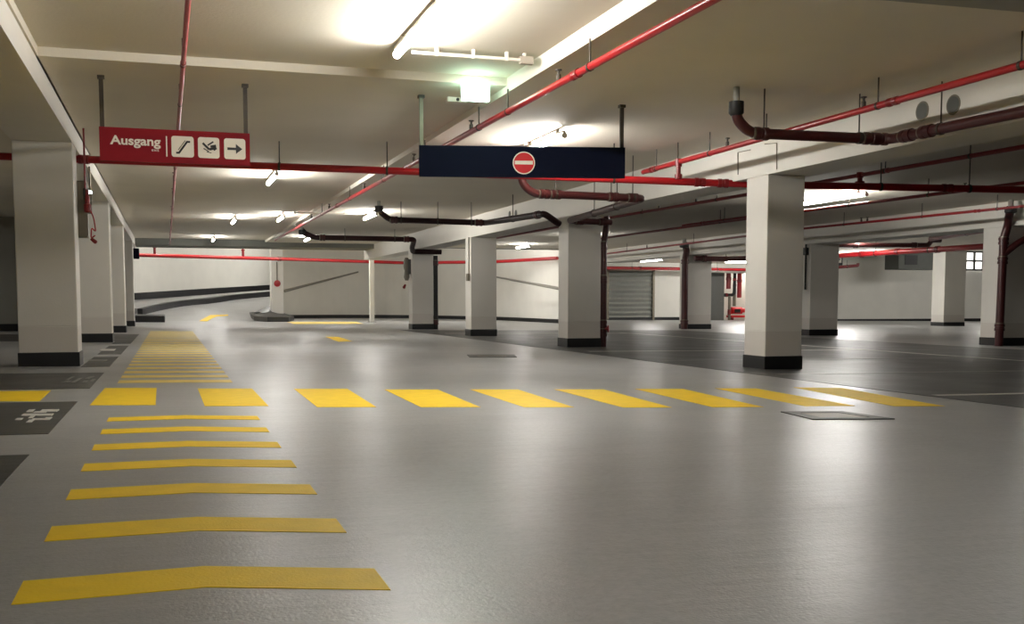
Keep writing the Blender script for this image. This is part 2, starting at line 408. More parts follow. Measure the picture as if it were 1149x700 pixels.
zeb = [((-3.5, 10.42), (-1.02, 10.25), (-1.0, 9.2), (-3.2, 9.6)),
       ((-.58, 10.46), (-.13, 10.38), (-.12, 8.66), (-.6, 8.76)), ((.23, 10.24), (.71, 10.13), (.71, 8.40), (.24, 8.49)),
       ((1.08, 10.02), (1.56, 9.92), (1.50, 8.13), (1.06, 8.22)), ((1.88, 9.77), (2.36, 9.66), (2.28, 7.94), (1.83, 8.04)),
       ((2.66, 9.62), (3.10, 9.52), (2.99, 7.77), (2.61, 7.86)), ((3.44, 9.46), (3.90, 9.36), (3.74, 7.58), (3.36, 7.66)),
       ((4.22, 9.35), (4.68, 9.25), (4.48, 7.45), (4.07, 7.53)), ((5.02, 9.25), (5.42, 9.16), (5.27, 7.37), (4.85, 7.44)),
       ((5.86, 9.20), (6.3, 9.02), (5.99, 7.18), (5.57, 7.27))]
zl = ['yellow crosswalk bar at the left photo edge between two dark stalls', 'yellow crosswalk bar at the left end of the main row',
      'yellow crosswalk bar directly behind the chevron walkway, right of centre line', 'fourth yellow crosswalk bar from the left photo edge',
      'fifth yellow crosswalk bar from the left photo edge', 'sixth yellow crosswalk bar, middle of the row',
      'seventh yellow crosswalk bar from the left photo edge', 'third yellow crosswalk bar from the right end of the row',
      'yellow crosswalk bar second from the right end, behind the grey drain', 'yellow crosswalk bar at the right end touching the dark stalls']
for q, lab in zip(zeb, zl):
    mark('crosswalk_bar', lab, 'floor marking', q, M['yellow'], 'yellow crosswalk bars')
# stalls at left
st_l = [('dark grey parking stall corner at the lower left photo edge', 3.4, 6.0), ('dark stall with pale number paint, in front of the left crosswalk bar', 6.92, 9.1),
        ('dark stall between crosswalk bar and nearest left column', 10.44, 12.72), ('dark stall beside the nearest left column', 13.86, 16.3),
        ('dark stall with pale marks just behind the nearest left column', 17.1, 20.3), ('dark stall beside the lit white left column', 21.3, 27.4)]
SL = []
for lab, y0, y1 in st_l:
    xl = -1.04 if 13 < y0 < 18 else -6.4
    q = [(xl, y0), (-.71, y0), (-.71, y1), (xl, y1)]
    if y0 > 21: q = [(-6.4, 22.75), (-1.04, 22.75), (-1.04, y0), (-.71, y0), (-.71, y1), (-6.4, y1)]
    SL.append(mark('parking_stall', lab, 'parking stall', q, M['stall'], 'dark stalls along the left', .003))
def strokes(quads, mat, parent, name):
    mb = MB()
    for q in quads: mb.prism([(fl(u, v).x, fl(u, v).y) for u, v in q], lambda x, y: zf(x)-.002, lambda x, y: zf(x)+.006)
    return mb.build(name, mat, parent)
def bar(x0, x1, yc, h, sk=.6): return [(x0+sk*h, yc-h/2), (x1+sk*h, yc-h/2), (x1-sk*h, yc+h/2), (x0-sk*h, yc+h/2)]
strokes([bar(46, 65, 461.2, 2.6), bar(31, 38, 461.4, 3), bar(25, 59, 466, 2.4), bar(18, 25, 470.8, 2), bar(31, 37, 473.2, 3), bar(50, 57, 470.4, 3), bar(36, 52, 471, 1.6), bar(38, 52, 463, 1.6),
         bar(33, 38, 468.5, 3)], M['white_line'], SL[1], 'painted_number')
strokes([bar(72, 78, 428.5, 1.4, 2), bar(76, 80, 425, 4, 1), bar(84, 88, 427, 5, .9), bar(93, 98, 428.5, 2.5), bar(98, 103, 424, 3, 1.2), bar(102, 106, 427, 3)], M['faded_line'], SL[2], 'painted_number')
strokes([bar(113, 129, 392.8, 2.2)], M['white_line'], SL[4], 'painted_number')
strokes([bar(100, 120, 404.5, 1.8)], M['faded_line'], SL[3], 'painted_number')
# stall lines on the right
def line_x(label, y, x0, x1, w, mat): mark('bay_line', label, 'floor line', [(x0, y), (x1, y), (x1, y+w), (x0, y+w)], mat, 'parking bay lines', .0045)
line_x('pale bay line crossing the right photo edge behind the crosswalk', 8.02, S_X0+.1, 12.28, .1, M['white_line'])
line_x('faint bay line right of the large cream column base', 10.95, S_X0+.3, 12.28, .12, M['faded_line'])
line_x('pale bay line between the second and the large cream middle column', 16.95, S_X0+.3, 12.28, .14, M['white_line'])
line_x('faint bay line just behind the large cream middle column', 14.0, S_X0+.3, 12.28, .1, M['faded_line'])
line_x('far pale bay line before the far column with drainpipe', 27.75, S_X0+.5, 12.28, .2, M['white_line'])
line_x('bay line beside the column second along the middle row', 22.3, S_X0+.5, 12.28, .14, M['faded_line'])
mark('bay_line', 'long pale line at the back ends of the right stalls', 'floor line', [(12.3, 13.0), (12.42, 13.0), (12.42, 28.5), (12.3, 28.5)], M['white_line'], 'parking bay lines', .0045)
# kinked dashes and arrow
mark('lane_dash', 'short slanting yellow dash far down the main lane', 'floor marking', [(3.45, 25.1), (3.75, 25.1), (3.62, 22.3), (3.28, 21.9)], M['yellow'])
am = MB()
ap = [onramp(u, v) for u, v in ((224, 361), (232, 361), (243, 352.8), (256, 348.6), (256, 347.4), (236, 352))]
ap = [(q.x, q.y) for q in ap]
am = MB().prism(ap, lambda x, y: zr(x, y)-.01, lambda x, y: zr(x, y)+.02)
tag(am.build('ramp_arrow', M['yellow']), 'bent yellow arrow stroke on the foot of the ramp', 'floor marking')
mark('floor_patch', 'faint yellow ground stripe before the curved ramp wall', 'floor marking', [(p.x, p.y) for p in (fl(322, 361.2), fl(400, 361.2), fl(408, 363.3), fl(330, 363.6))], M['yellow_worn'])
# drains
def drain(label, quad, gr):
    cx_ = sum(p.x for p in quad)/4; cy_ = sum(p.y for p in quad)/4
    r = thing('floor_drain', label, 'drain', (cx_, cy_, zf(cx_)), gr)
    pts = [(p.x, p.y) for p in quad]; inn = [(cx_+(p[0]-cx_)*.62, cy_+(p[1]-cy_)*.62) for p in pts]
    fr = MB()
    for i in range(4):
        j = (i+1) % 4; fr.prism([pts[i], pts[j], inn[j], inn[i]], lambda x, y: zf(x)-.006, lambda x, y: zf(x)+.007)
    fr.build('frame', M['doorgrey'], r)
    MB().prism(inn, lambda x, y: zf(x)-.006, lambda x, y: zf(x)+.005).build('cover', M['steel'], r)
drain('grey square drain cover in front of the right crosswalk end', [fl(876, 462.5), fl(945, 462), fl(1004, 470.5), fl(912, 471)], 'drain covers')
drain('thin dark drain cover in the lane before the middle columns', [fl(524, 398.2), fl(577, 398.2), fl(580, 401), fl(527, 401)], 'drain covers')

# ------------------------------------------------------------------ lamps
def lamp(label, x, y0, L=1.55, z=ZS, mat='tube', group='ceiling tube lamps', axis='y', drop=.11):
    r = thing('ceiling_tube_lamp', label, 'lamp', (x, y0, z), group)
    A = (lambda d, e, q: (x+e, y0+d, q)) if axis == 'y' else (lambda d, e, q: (x+d, y0+e, q))
    def bx(d0, d1, e0, e1, q0, q1):
        a, b = A(d0, e0, q0), A(d1, e1, q1); return MB().box(min(a[0], b[0]), max(a[0], b[0]), min(a[1], b[1]), max(a[1], b[1]), q0, q1)
    bx(.02, L-.02, -.022, .022, z-drop+.035, z-drop+.06).build('housing', M['housing'], r)
    for d in (.25, L-.25): bx(d-.02, d+.02, -.018, .018, z-drop+.055, z+.004).build('bracket', M['housing'], r)
    MB().tube([A(.03, 0, z-drop), A(L-.03, 0, z-drop)], .03, 14).build('diffuser', M[mat], r, True)
    for d in (0, L-.03): MB().tube([A(d, 0, z-drop), A(d+.03, 0, z-drop)], .036, 14).build('end_cap', M['housing'], r, True)
    return r
lamp('tube lamp glaring at the top of the photo, above the exit sign', 1.92, 7.2, 2.1, ZR)
lamp('tube lamp glowing just above the navy sign', 4.53, 12.12, 1.56, ZS)
lamp('tube lamp below the pipe, right of the red sign', 1.69, 17.7, 1.56, ZL, 'tube_strong')
lamp('tube lamp farther down the left aisle before the cross beam', 1.62, 27.6, 1.56, ZL, 'tube_mid')
lamp('far tube lamp beside the ceiling step', 2.68, 26.4, 1.56, ZL, 'tube_mid')
lamp('tube lamp at the elbow of the longer black drainpipe', 4.51, 24.2, 1.56, ZS)
lamp('tube lamp at the elbow of the shorter black drainpipe', 4.26, 34.0, 1.56, ZS, 'tube_mid')
lamp('farthest tube lamp in the left aisle', 1.45, 36.4, 1.56, ZL, 'tube_mid')
lamp('bright tube lamp right of the large cream middle column', 12.3, 17.0, 2.4, ZS)
lamp('tube lamp glimpsed right of the second middle column', 12.3, 30.4, 1.56, ZS, 'tube_far')
lamp('tube lamp glimpsed between the third and second middle columns, upper', 12.3, 36.4, 1.56, ZS, 'tube_far')
lamp('tube lamp glimpsed between the third and second middle columns, lower', 12.7, 43.2, 1.56, ZS, 'tube_far')
lamp('tube lamp over the bright wall beside the ribbed shutter', 22.3, 46.4, 2.4, ZS, 'tube_far')
lamp('long tube lamp right of the grey shaded column', 21.1, 29.2, 2.4, ZS, 'tube_far')
lamp('tube lamp in the lane before the right back wall', 27.5, 37.0, 2.4, ZS, 'tube_far')
lamp('tube lamp behind the forked maroon pipe, right edge', 30.0, 27.5, 2.4, ZS, 'tube_far')
# unseen lamps added in line with these rows to light the near floor
lamp('added unseen tube lamp behind the camera over the left aisle', 1.92, -2.2, 1.56, ZR)
lamp('added unseen tube lamp over the lane beside the camera', 4.53, .6, 1.56, ZS)
# ramp hall and plant room
nth = ['first', 'second', 'third', 'fourth', 'fifth', 'sixth', 'seventh', 'eighth', 'ninth']
for i, (x, y, ax) in enumerate(((.3, 43.5, 'y'), (3.4, 43.5, 'y'), (6.8, 43.5, 'y'), (10.2, 43.5, 'y'), (1.2, 51, 'y'), (2.6, 57, 'y'), (6.6, 62, 'y'), (8.2, 66, 'y'))):
    lamp('added unseen tube lamp high in the ramp hall behind the cross beam, %s from the left' % nth[i], x, y, 2.4, 4.6, 'tube_fill', axis=ax)  # added out of view behind the beam to brighten the ramp walls
for i, (x, y) in enumerate(((26.0, 40.0), (36.5, 41.5), (42.0, 44.0), (26.6, 48.2))):
    lamp('added tube lamp over the back lane, %s' % ['before the white far column', 'right of the white far column', 'near the lit window', 'before the white wall by the shutter'][i], x, y, 2.4, 3.8 if x > 31 else ZS, 'tube_fill', axis='x')  # extra lamps added to brighten the far back walls
lamp('tube lamp inside the plant room', 32.2, YB+1.0, 1.2, 2.87, 'tube_far', drop=.2)

# ------------------------------------------------------------------ pipes
def pipe(name, label, pts, r, mat, fil=.25, couplings=(), hangers=(), zc=ZS, heads=(), group=None, cmat=None, n=12, hmat='darksteel'):
    """a run of pipe (thing) with its couplings, hangers and sprinkler heads as parts; positions as (segment, fraction)"""
    pts = [Vector(p) for p in pts]
    t = thing(name, label, 'pipe', tuple(pts[0]), group)
    MB().tube(fillet(pts, fil) if len(pts) > 2 else pts, r, n).build('pipe_run', mat, t, True)
    def at(q):
        i, f = q; return lerp(pts[i], pts[i+1], f), (pts[i+1]-pts[i]).normalized()
    for q in couplings:
        p, d = at(q)
        mb = MB().lathe(p-d*.07, d, [(0, r*1.05), (.0, r*1.24), (.05, r*1.24), (.055, r*1.12), (.085, r*1.12), (.09, r*1.24), (.14, r*1.24), (.14, r*1.05)], n)
        cpl = mb.build('coupling', cmat or M['darkred'], t, True)
        if cmat: MB().lathe(p-d*.095, d, [(0, r*1.02), (0, r*1.13), (.018, r*1.13), (.018, r*1.02)], n).build('clamp_band', M['steel'], cpl, True)
    for q in hangers:
        p, d = at(q)
        h = MB().tube([(p.x, p.y, p.z+r*.9), (p.x, p.y, zc+.01)], .008, 6)
        hd = h.build('hanger_rod', M[hmat], t)
        MB().lathe(p-d*.015, d, [(0, r*1.02), (0, r*1.16), (.03, r*1.16), (.03, r*1.02)], n).build('clamp', M[hmat], hd)
    for q in heads:
        p, d = at(q)
        MB().lathe((p.x, p.y, p.z+r*.5), (0, 0, 1), [(0, .022), (r+.03, .022), (r+.035, .012), (r+.06, .012), (r+.065, .03), (r+.075, .03)], 8).build('sprinkler_head', M['darksteel'], t)
    return t
# long runs down the building
sp = 'red sprinkler pipes running down the hall'
xs1 = 3.62
a, b = onz(800, 0, 2.67), onz(510, 158, 2.67)
pipe('sprinkler_pipe', 'bright red pipe slanting from the top edge down behind the navy sign', [(a.x+.02, a.y-4, 2.67), (b.x, b.y, 2.67), (b.x-.1, 33.5, 2.67)], .032, M['red'], .1,
     couplings=[(0, .62), (1, .42)], hangers=[(0, .59), (0, .80), (0, .9), (1, .07), (1, .2), (1, .35), (1, .52)], zc=ZS, heads=[(0, .66), (0, .93), (1, .1), (1, .28), (1, .47), (1, .6), (1, .75)], group=sp)
a, b = onz(1149, 72, 2.62), onz(715, 195, 2.62)
tR = pipe('sprinkler_pipe', 'bright red pipe along the near face of the right beam', [(a.x-.05, a.y-4, 2.62), (b.x, b.y-.2, 2.62)], .032, M['red'], .1,
     couplings=[(0, .50), (0, .97)], hangers=[(0, .36), (0, .52), (0, .70), (0, .82), (0, .9), (0, .96)], zc=ZS, heads=[(0, .54), (0, .78)], group=sp)
MB().lathe((6.40, 12.86, 2.66), (0, 0, -1), [(0, .03), (.0, .045), (.1, .045), (.1, .03), (.2, .03), (.2, .05), (.26, .05)], 12).build('drop_joint', M['darkred'], tR, True)
a, b = onz(213, 0, 2.75), onz(200, 143, 2.75)
pipe('sprinkler_pipe', 'thin red pipe running straight down the left aisle ceiling', [(a.x+.01, a.y-5, 2.75), (.14, 13, 2.75), (.06, 38.8, 2.75)], .02, M['red'], .1,
     couplings=[(0, .42), (0, .66), (1, .14), (1, .42)], hangers=[(0, .66), (0, .84), (1, .2), (1, .5)], zc=ZL, heads=[(1, .10), (1, .2), (1, .3), (1, .45), (1, .6), (1, .8)], group=sp)
a, b = onz(1063, 180, 2.62), onz(908, 206.5, 2.62)
tR = pipe('sprinkler_pipe', 'dark red pipe right of the right beam, above the cross main', [(a.x+.15, a.y-6, 2.62), (b.x, b.y, 2.62)], .03, M['darkred'], .1,
     couplings=[(0, .8)], hangers=[(0, .4), (0, .62), (0, .8)], zc=ZS, group=sp)
q = onz(965, 196.5, 2.62)
MB().lathe((q.x, q.y, 2.66), (0, 0, -1), [(0, .05), (.08, .05), (.08, .035), (.13, .035), (.13, .07), (.17, .07), (.19, .03)], 12).build('drain_valve', M['darkred'], tR, True)
a, b = onz(1149, 206, 2.6), onz(907, 236, 2.6)
pipe('sprinkler_pipe', 'dark red pipe passing under the bright lamp right of the cream column', [(a.x+.1, a.y-3, 2.6), (b.x, b.y, 2.6), (b.x-.3, 30, 2.6)], .03, M['darkred'], .1,
     hangers=[(0, .3), (0, .6), (0, .85), (1, .3)], zc=ZS, heads=[(0, .5)], group=sp)
a, b = onz(1149, 232, 2.6), onz(908, 255.5, 2.6)
pipe('sprinkler_pipe', 'thin dark red pipe along the far right beam, with two drop heads', [(a.x+.1, a.y-3, 2.6), (b.x, b.y+.8, 2.6)], .028, M['darkred'], .1,
     couplings=[(0, .4)], hangers=[(0, .35), (0, .55), (0, .8)], zc=ZS, heads=[(0, .72), (0, .74)], group=sp)
a, b = onz(837, 219, 2.6), onz(686, 244, 2.6)
pipe('sprinkler_pipe', 'dark red pipe running between the second and first middle columns, upper', [(a.x+.05, a.y-2, 2.6), (b.x, b.y, 2.6), (b.x-.2, 31, 2.6)], .03, M['darkred'], .1,
     hangers=[(0, .4), (0, .8)], heads=[(0, .5), (0, .7)], group=sp)
a, b = onz(837, 244, 2.6), onz(766, 253, 2.6)
pipe('sprinkler_pipe', 'short dark red pipe left of the large cream middle column, lower', [(a.x+.05, a.y-2, 2.6), (b.x, b.y, 2.6)], .03, M['darkred'], .1, couplings=[(0, .8)], hangers=[(0, .6)], group=sp)
a, b = onz(837, 264, 2.6), onz(686, 284, 2.6)
pipe('sprinkler_pipe', 'reddish pipe crossing behind the far column with drainpipe', [(a.x+.05, a.y-2, 2.6), (b.x+.3, b.y+6, 2.6)], .03, M['darkred'], .1, hangers=[(0, .3), (0, .6)], heads=[(0, .5)], group=sp)
# cross main
def at_depth(u, v, dist):
    d = ray(u, v); return EYE+d*(dist/d.dot(FW))
mA, mB = at_depth(85, 178.5, 13.95), at_depth(837, 206.5, 14.22)
mC = mB+(mB-mA)*.62
mC = at_depth(1149, 213, 14.5)
m0 = mA+(mA-mB)*.5
pipe('sprinkler_main', 'thick dark red main pipe crossing behind both hanging signs', [m0, mA, mB, mC+(mC-mB)*.6], .048, M['red'], .3,
     couplings=[(1, .012), (1, .93), (1, .965), (2, .08), (2, .45)], hangers=[(1, .3), (1, .46), (1, .8), (2, .3), (2, .5)], zc=ZS, group=None, n=14)
# cross main by the ramp
rr = [onz(150, 286, 2.6), onz(330, 291, 2.6), Vector((11.1, 50.4, 2.62)), Vector((14.4, 46.6, 2.6)), Vector((15.5, 42.3, 2.6))]
t = pipe('sprinkler_main', 'bright red pipe crossing before the white ramp wall', rr, .075, M['red'], 1.0, couplings=[(0, .9)], n=10)
for q in (.12, .66):
    p = lerp(rr[0], rr[1], q); MB().lathe(p, (0, 0, 1), [(0, .05), (.3, .05), (.3, .075), (.36, .075), (.36, .03), (.42, .03)], 8).build('riser_stub', M['darkred'], t, True)
pipe('sprinkler_main', 'red pipe crossing above the ribbed shutter', [(20.9, 50.8, 2.5), (25.5, 51.0, 2.5), (33.0, 51.2, 2.48)], .08, M['red'], .5, couplings=[(0, .5)], hangers=[(0, .4), (1, .3)], n=10)
a, b = onz(937, 287, 2.4), onz(1112, 276, 2.4)
pipe('sprinkler_main', 'bright red pipe left of the forked maroon pipe', [b+(b-a)*.3, b, a, a+(a-b)*.2], .09, M['red'], .2, couplings=[(1, .3), (1, .55), (1, .8)], hangers=[(1, .35), (1, .7)], n=10)
a = ony(938, 300, 47); b = ony(972, 298, 47)
pipe('sprinkler_pipe', 'short dark red pipe stub below the bright red pipe at right', [(a.x, 47, a.z), (b.x-.5, 47, b.z), (b.x-.5, 47, b.z+.12)], .08, M['darkred'], .1, hangers=[(0, .5)], group=None)

# drain pipes
dp = 'maroon and black drainpipes under the ceiling'
def drainpipe(label, pts, r, fil=.16, couplings=(), hangers=(), mat=None, cap=True, name='drainpipe'):
    t = pipe(name, label, pts, r, mat or M['maroon'], fil, couplings=couplings, hangers=hangers, group=dp, cmat=M['maroon'], n=14)
    if cap:
        p = Vector(pts[0]); MB().lathe((p.x, p.y, p.z+.0), (0, 0, -1), [(0, r*.9), (0, r*1.42), (.11, r*1.42), (.135, r*1.02)], 14).build('rubber_sleeve', M['blackpipe'], t, True)
        MB().tube([(p.x, p.y, p.z-.02), (p.x, p.y, ZS+.02)], r*.62, 12).build('ceiling_stub', M['greywall'], t, True)
    return t
p = onz(823, 119, 2.70)
q = onz(843, 149.5, 2.445); w = onz(1000, 156, 2.445); e = onz(1149, 128, 2.445)
drainpipe('maroon drainpipe with black sleeve bending along the right beam', [(q.x-.17, q.y, 2.74), (q.x-.17, q.y, 2.58), (q.x-.02, q.y, 2.445), (w.x-.03, w.y, 2.44), (e.x-.02, e.y-3, 2.43)], .052, .12,
          couplings=[(2, .08), (2, .86), (2, .94), (3, .06), (3, .12)], hangers=[(2, .1), (2, .78), (3, .16), (3, .5)])
q = onz(596, 217, 2.28); w = onz(704, 222, 2.28); e = onz(638, 243.5, 2.28); x = onz(683, 247, 2.27)
drainpipe('maroon drainpipe zigzagging from below the navy sign to second middle column',
          [(q.x-.14, q.y, 2.72), (q.x-.14, q.y, 2.42), (q.x+.02, q.y, 2.28), (6.55, w.y, 2.28), (7.0, YBc-.28, 2.27), (7.9, YBc-.14, 2.27)], .055, .14,
          couplings=[(2, .1), (2, .2), (2, .72), (2, .9), (4, .25), (4, .8)], hangers=[(2, .2), (2, .7), (2, .9), (3, .3), (3, .6)])
t = drainpipe('vertical maroon drainpipe down the second middle column right side', [(7.88, YBc+.05, 2.6), (7.9, YBc+.05, 2.3), (7.86, YBc+.1, 1.9), (7.86, YBc+.1, zf(7.8)-.01)], .058, .15,
              couplings=[(2, .03), (2, .35), (2, .78), (2, .86)])
MB().lathe((7.86, YBc+.06, .28), (.9, -.5, 0), [(0, .03), (.06, .03), (.065, .065), (.09, .07), (.095, .03)], 14).build('valve_wheel', M['darkred'], t, True)
q = onz(436, 246.5, 2.5); w = onz(545, 250, 2.45); e = onz(611, 240.5, 2.36)
drainpipe('long black drainpipe running right to the second middle column', [(q.x-.2, q.y, 2.78), (q.x-.18, q.y, 2.66), (q.x+.02, q.y, 2.5), (w.x, w.y, 2.45), (e.x, e.y, 2.37), (6.80, YBc-.34, 2.2)], .06, .1,
          couplings=[(2, .05), (2, .93), (3, .9)], hangers=[(2, .12), (2, .5), (2, .85), (3, .5)], mat=M['darkmaroon'])
q = onz(352, 266, 2.62); w = onz(478, 268, 2.62)
t = drainpipe('shorter black drainpipe running right past the fourth middle column', [(q.x-.32, q.y, 2.82), (q.x-.28, q.y, 2.74), (q.x+.02, q.y, 2.61), (6.85, w.y, 2.60), (6.9, YDc-.9, 2.4), (7.05, YDc-.3, 2.3), (7.95, YDc-.25, 2.3)], .075, .12,
              couplings=[(2, .08), (2, .92)], hangers=[(2, .3), (2, .8)], mat=M['darkmaroon'])
t = drainpipe('vertical black drainpipe on the fourth middle column right side', [(7.86, YDc+.1, 2.2), (7.86, YDc+.1, zf(7.8)-.01)], .07, .1, couplings=[(0, .1), (0, .9)], cap=False, mat=M['blackpipe'])
pa = at_depth(534, 270, 29.0)
t = drainpipe('maroon drainpipe on the far column left edge, with top elbow', [(QX0-.35, YH-.4, 2.72), (QX0-.2, YH-.3, 2.5), (QX0-.16, YH-.1, 2.25), (QX0-.16, YH-.1, zf(17)-.01)], .11, .15, couplings=[(2, .05), (2, .9)], name='drainpipe')
drainpipe('short dark drainpipe lying across the top of the far column', [(QX0+.14, YH-.2, 2.24), (QX1+.5, YH-.2, 2.24), (QX1+.9, YH-.8, 2.24)], .09, .15, couplings=[(0, .3)], hangers=[(0, .95)], cap=False)
gx, gy = QX0-.12, YG-.13
t = drainpipe('large forked maroon drainpipe at the right photo edge', [(gx-.12, gy-.3, 2.74), (gx-.1, gy-.25, 2.6), (gx+.05, gy-.05, 2.38), (gx, gy, 2.1), (gx-.03, gy, zf(17)-.01)], .085, .16, couplings=[(3, .02), (3, .2), (3, .82)], hangers=())
MB().tube(fillet([(gx, gy-.02, 1.78), (gx+.28, gy-.16, 2.06), (gx+.9, gy-.2, 2.24), (gx+2.2, gy-.22, 2.25)], .2), .07, 12).build('branch', M['maroon'], t, True)
a, b = onz(908, 275.5, 2.6), onz(1042, 275, 2.6)
drainpipe('far dark drainpipe below the long lamp, hooked up at its right end', [(b.x+.45, b.y, 2.76), (b.x+.1, b.y, 2.75), (b.x, b.y, 2.6), (a.x-1, a.y, 2.6)], .075, .2, couplings=[(2, .1), (2, .5)], cap=False)
a, b = onz(1050, 267, 2.62), onz(1118, 256, 2.62)
pipe('sprinkler_pipe', 'dark maroon pipe tapering away left of the forked maroon pipe top', [b+(b-a)*.2, a+(a-b)*.1], .07, M['darkred'], .1, hangers=[(0, .5)], group=None)

# ------------------------------------------------------------------ hanging signs
def text_mesh(body, size, bold=0.0):
    cu = bpy.data.curves.new('lettering', 'FONT'); cu.body = body; cu.size = size; cu.offset = bold; cu.extrude = .002
    ob = bpy.data.objects.new('lettering', cu); C.objects.link(ob)
    dg = bpy.context.evaluated_depsgraph_get(); me = bpy.data.meshes.new_from_object(ob.evaluated_get(dg))
    vs = [tuple(v.co) for v in me.vertices]; fs = [tuple(p.vertices) for p in me.polygons]
    bpy.data.objects.remove(ob); bpy.data.curves.remove(cu); bpy.data.meshes.remove(me)
    return vs, fs
class Sign:
    """a board hung from two rods, with a local frame (s along, t up) on its front face"""
    def __init__(self, name, label, pl, pr, zb, zt, m, th=.07, rods=()):
        self.o = Vector((pl[0], pl[1], zb)); d = Vector((pr[0]-pl[0], pr[1]-pl[1], 0)); self.w = d.length; self.h = zt-zb
        self.ex = d.normalized(); self.ey = Vector((0, 0, 1)); self.en = self.ex.cross(self.ey)
        self.t = thing(name, label, 'sign', tuple(self.o))
        bm = MB().slab(self.o, self.ex, self.ey, self.en, [(0, 0), (self.w, 0), (self.w, self.h), (0, self.h)], -th, 0)
        self.board = bm.build('board', m, self.t)
        for f, zc, m2 in rods:
            p = self.o+self.ex*(f*self.w)-self.en*(th/2)
            rd = MB().box(p.x-.02, p.x+.02, p.y-.012, p.y+.012, zt-.01, zc+.005).build('hanger_rod', m2, self.t)
            MB().box(p.x-.032, p.x+.032, p.y-.03, p.y+.03, zc-.03, zc+.004).build('ceiling_bracket', M['darksteel'], rd)
    def poly(self, mb, pts, t1=.004): return mb.slab(self.o, self.ex, self.ey, self.en, pts, -.002, t1)
    def text(self, body, x, y, size, name, mat, width=None, bold=.004, t=.004):
        vs, fs = text_mesh(body, size, bold)
        mx = max(v[0] for v in vs); k = (width/mx) if width else 1
        mb = MB(); mb.add([tuple(self.o+self.ex*(x+v[0]*k)+self.ey*(y+v[1])+self.en*(t+v[2]*.5)) for v in vs], fs)
        return mb.build(name, mat, self.t)
def rrect(x0, y0, x1, y1, r, n=5):
    P = []
    for cx_, cy_, a0 in ((x1-r, y1-r, 0), (x0+r, y1-r, 90), (x0+r, y0+r, 180), (x1-r, y0+r, 270)):
        for k in range(n+1):
            a = math.radians(a0+90*k/n); P.append((cx_+r*math.cos(a), cy_+r*math.sin(a)))
    return P
def circ(x, y, r, n=32): return [(x+r*math.cos(2*math.pi*k/n), y+r*math.sin(2*math.pi*k/n)) for k in range(n)]
a, b = ony(111, 142, 11.08), ony(280.2, 149.2, 11.09)
sg = Sign('hanging_sign', 'red hanging sign reading Ausgang with three white pictograms', (a.x, 11.08), (b.x, 11.09), 2.145, 2.465, M['signred'],
          rods=((.02, ZL, M['darksteel']), (.975, ZL, M['darksteel'])))
W, Hh = sg.w, sg.h
sg.text('Ausgang', .072*W, .50*Hh, .118, 'lettering', M['signwhite'], width=.325*W, bold=.003)
sg.text('exit', .335*W, .33*Hh, .042, 'small_lettering', M['signwhite'], width=.05*W, bold=.0)
mb = MB(); sg.poly(mb, [(.432*W, .19*Hh), (.440*W, .19*Hh), (.440*W, .80*Hh), (.432*W, .80*Hh)]); mb.build('divider', M['signwhite'], sg.t)
sq = (.285*Hh*2)
cells = [(.468, .617), (.645, .790), (.822, .968)]
for i, (f0, f1) in enumerate(cells):
    x0, x1, y0, y1 = f0*W, f1*W, .19*Hh, .82*Hh
    mb = MB(); sg.poly(mb, rrect(x0, y0, x1, y1, .025), .004); tile = mb.build('pictogram_tile', M['signwhite'], sg.t)
    w, h = x1-x0, y1-y0; L_ = lambda p: (x0+p[0]*w, y0+p[1]*h); ink = MB()
    def P(pts): sg.poly(ink, [L_(p) for p in pts], .007)
    def stroke(ax, ay, bx, by, t):
        dx, dy = bx-ax, by-ay; l = math.hypot(dx, dy); nx_, ny_ = -dy/l*t/2, dx/l*t/2
        P([(ax+nx_, ay+ny_), (bx+nx_, by+ny_), (bx-nx_, by-ny_), (ax-nx_, ay-ny_)])
    if i == 0:      # escalator
        stroke(.2, .2, .36, .2, .09); stroke(.33, .2, .7, .74, .09); stroke(.67, .74, .84, .74, .09)
        stroke(.3, .34, .62, .8, .03)
    elif i == 1:    # hand holding a ticket over a slot
        stroke(.22, .72, .52, .42, .10); stroke(.52, .42, .86, .52, .12); stroke(.45, .62, .72, .80, .07)
        stroke(.58, .56, .84, .62, .10); stroke(.72, .40, .86, .5, .10); stroke(.26, .46, .5, .32, .045); stroke(.4, .3, .62, .26, .035)
    else:           # arrow to the right
        P([(.15, .44), (.55, .44), (.55, .26), (.85, .5), (.55, .74), (.55, .56), (.15, .56)])
    ink.build('pictogram', M['signink'], tile)
a, b = onz(473, 107, ZL), onz(700, 117, ZS)
pl, pr = ony(470, 160, 11.12), ony(701.5, 168, 10.62)
sg = Sign('hanging_sign', 'long navy hanging sign with round no entry symbol', (pl.x, 11.12), (pr.x, 10.62), 2.11, 2.43, M['signblue'],
          rods=((.012, ZL, M['steel']), (.985, ZS, M['darksteel'])))
W, Hh = sg.w, sg.h
mb = MB(); sg.poly(mb, circ(.505*W, .46*Hh, .37*Hh), .004); d0 = mb.build('roundel_rim', M['signwhite'], sg.t)
mb = MB(); sg.poly(mb, circ(.505*W, .46*Hh, .335*Hh), .006); d1 = mb.build('roundel', M['noentry'], sg.t)
mb = MB(); sg.poly(mb, [(.505*W-.30*Hh, .41*Hh), (.505*W+.30*Hh, .41*Hh), (.505*W+.30*Hh, .53*Hh), (.505*W-.30*Hh, .53*Hh)], .008); mb.build('bar', M['signwhite'], sg.t)

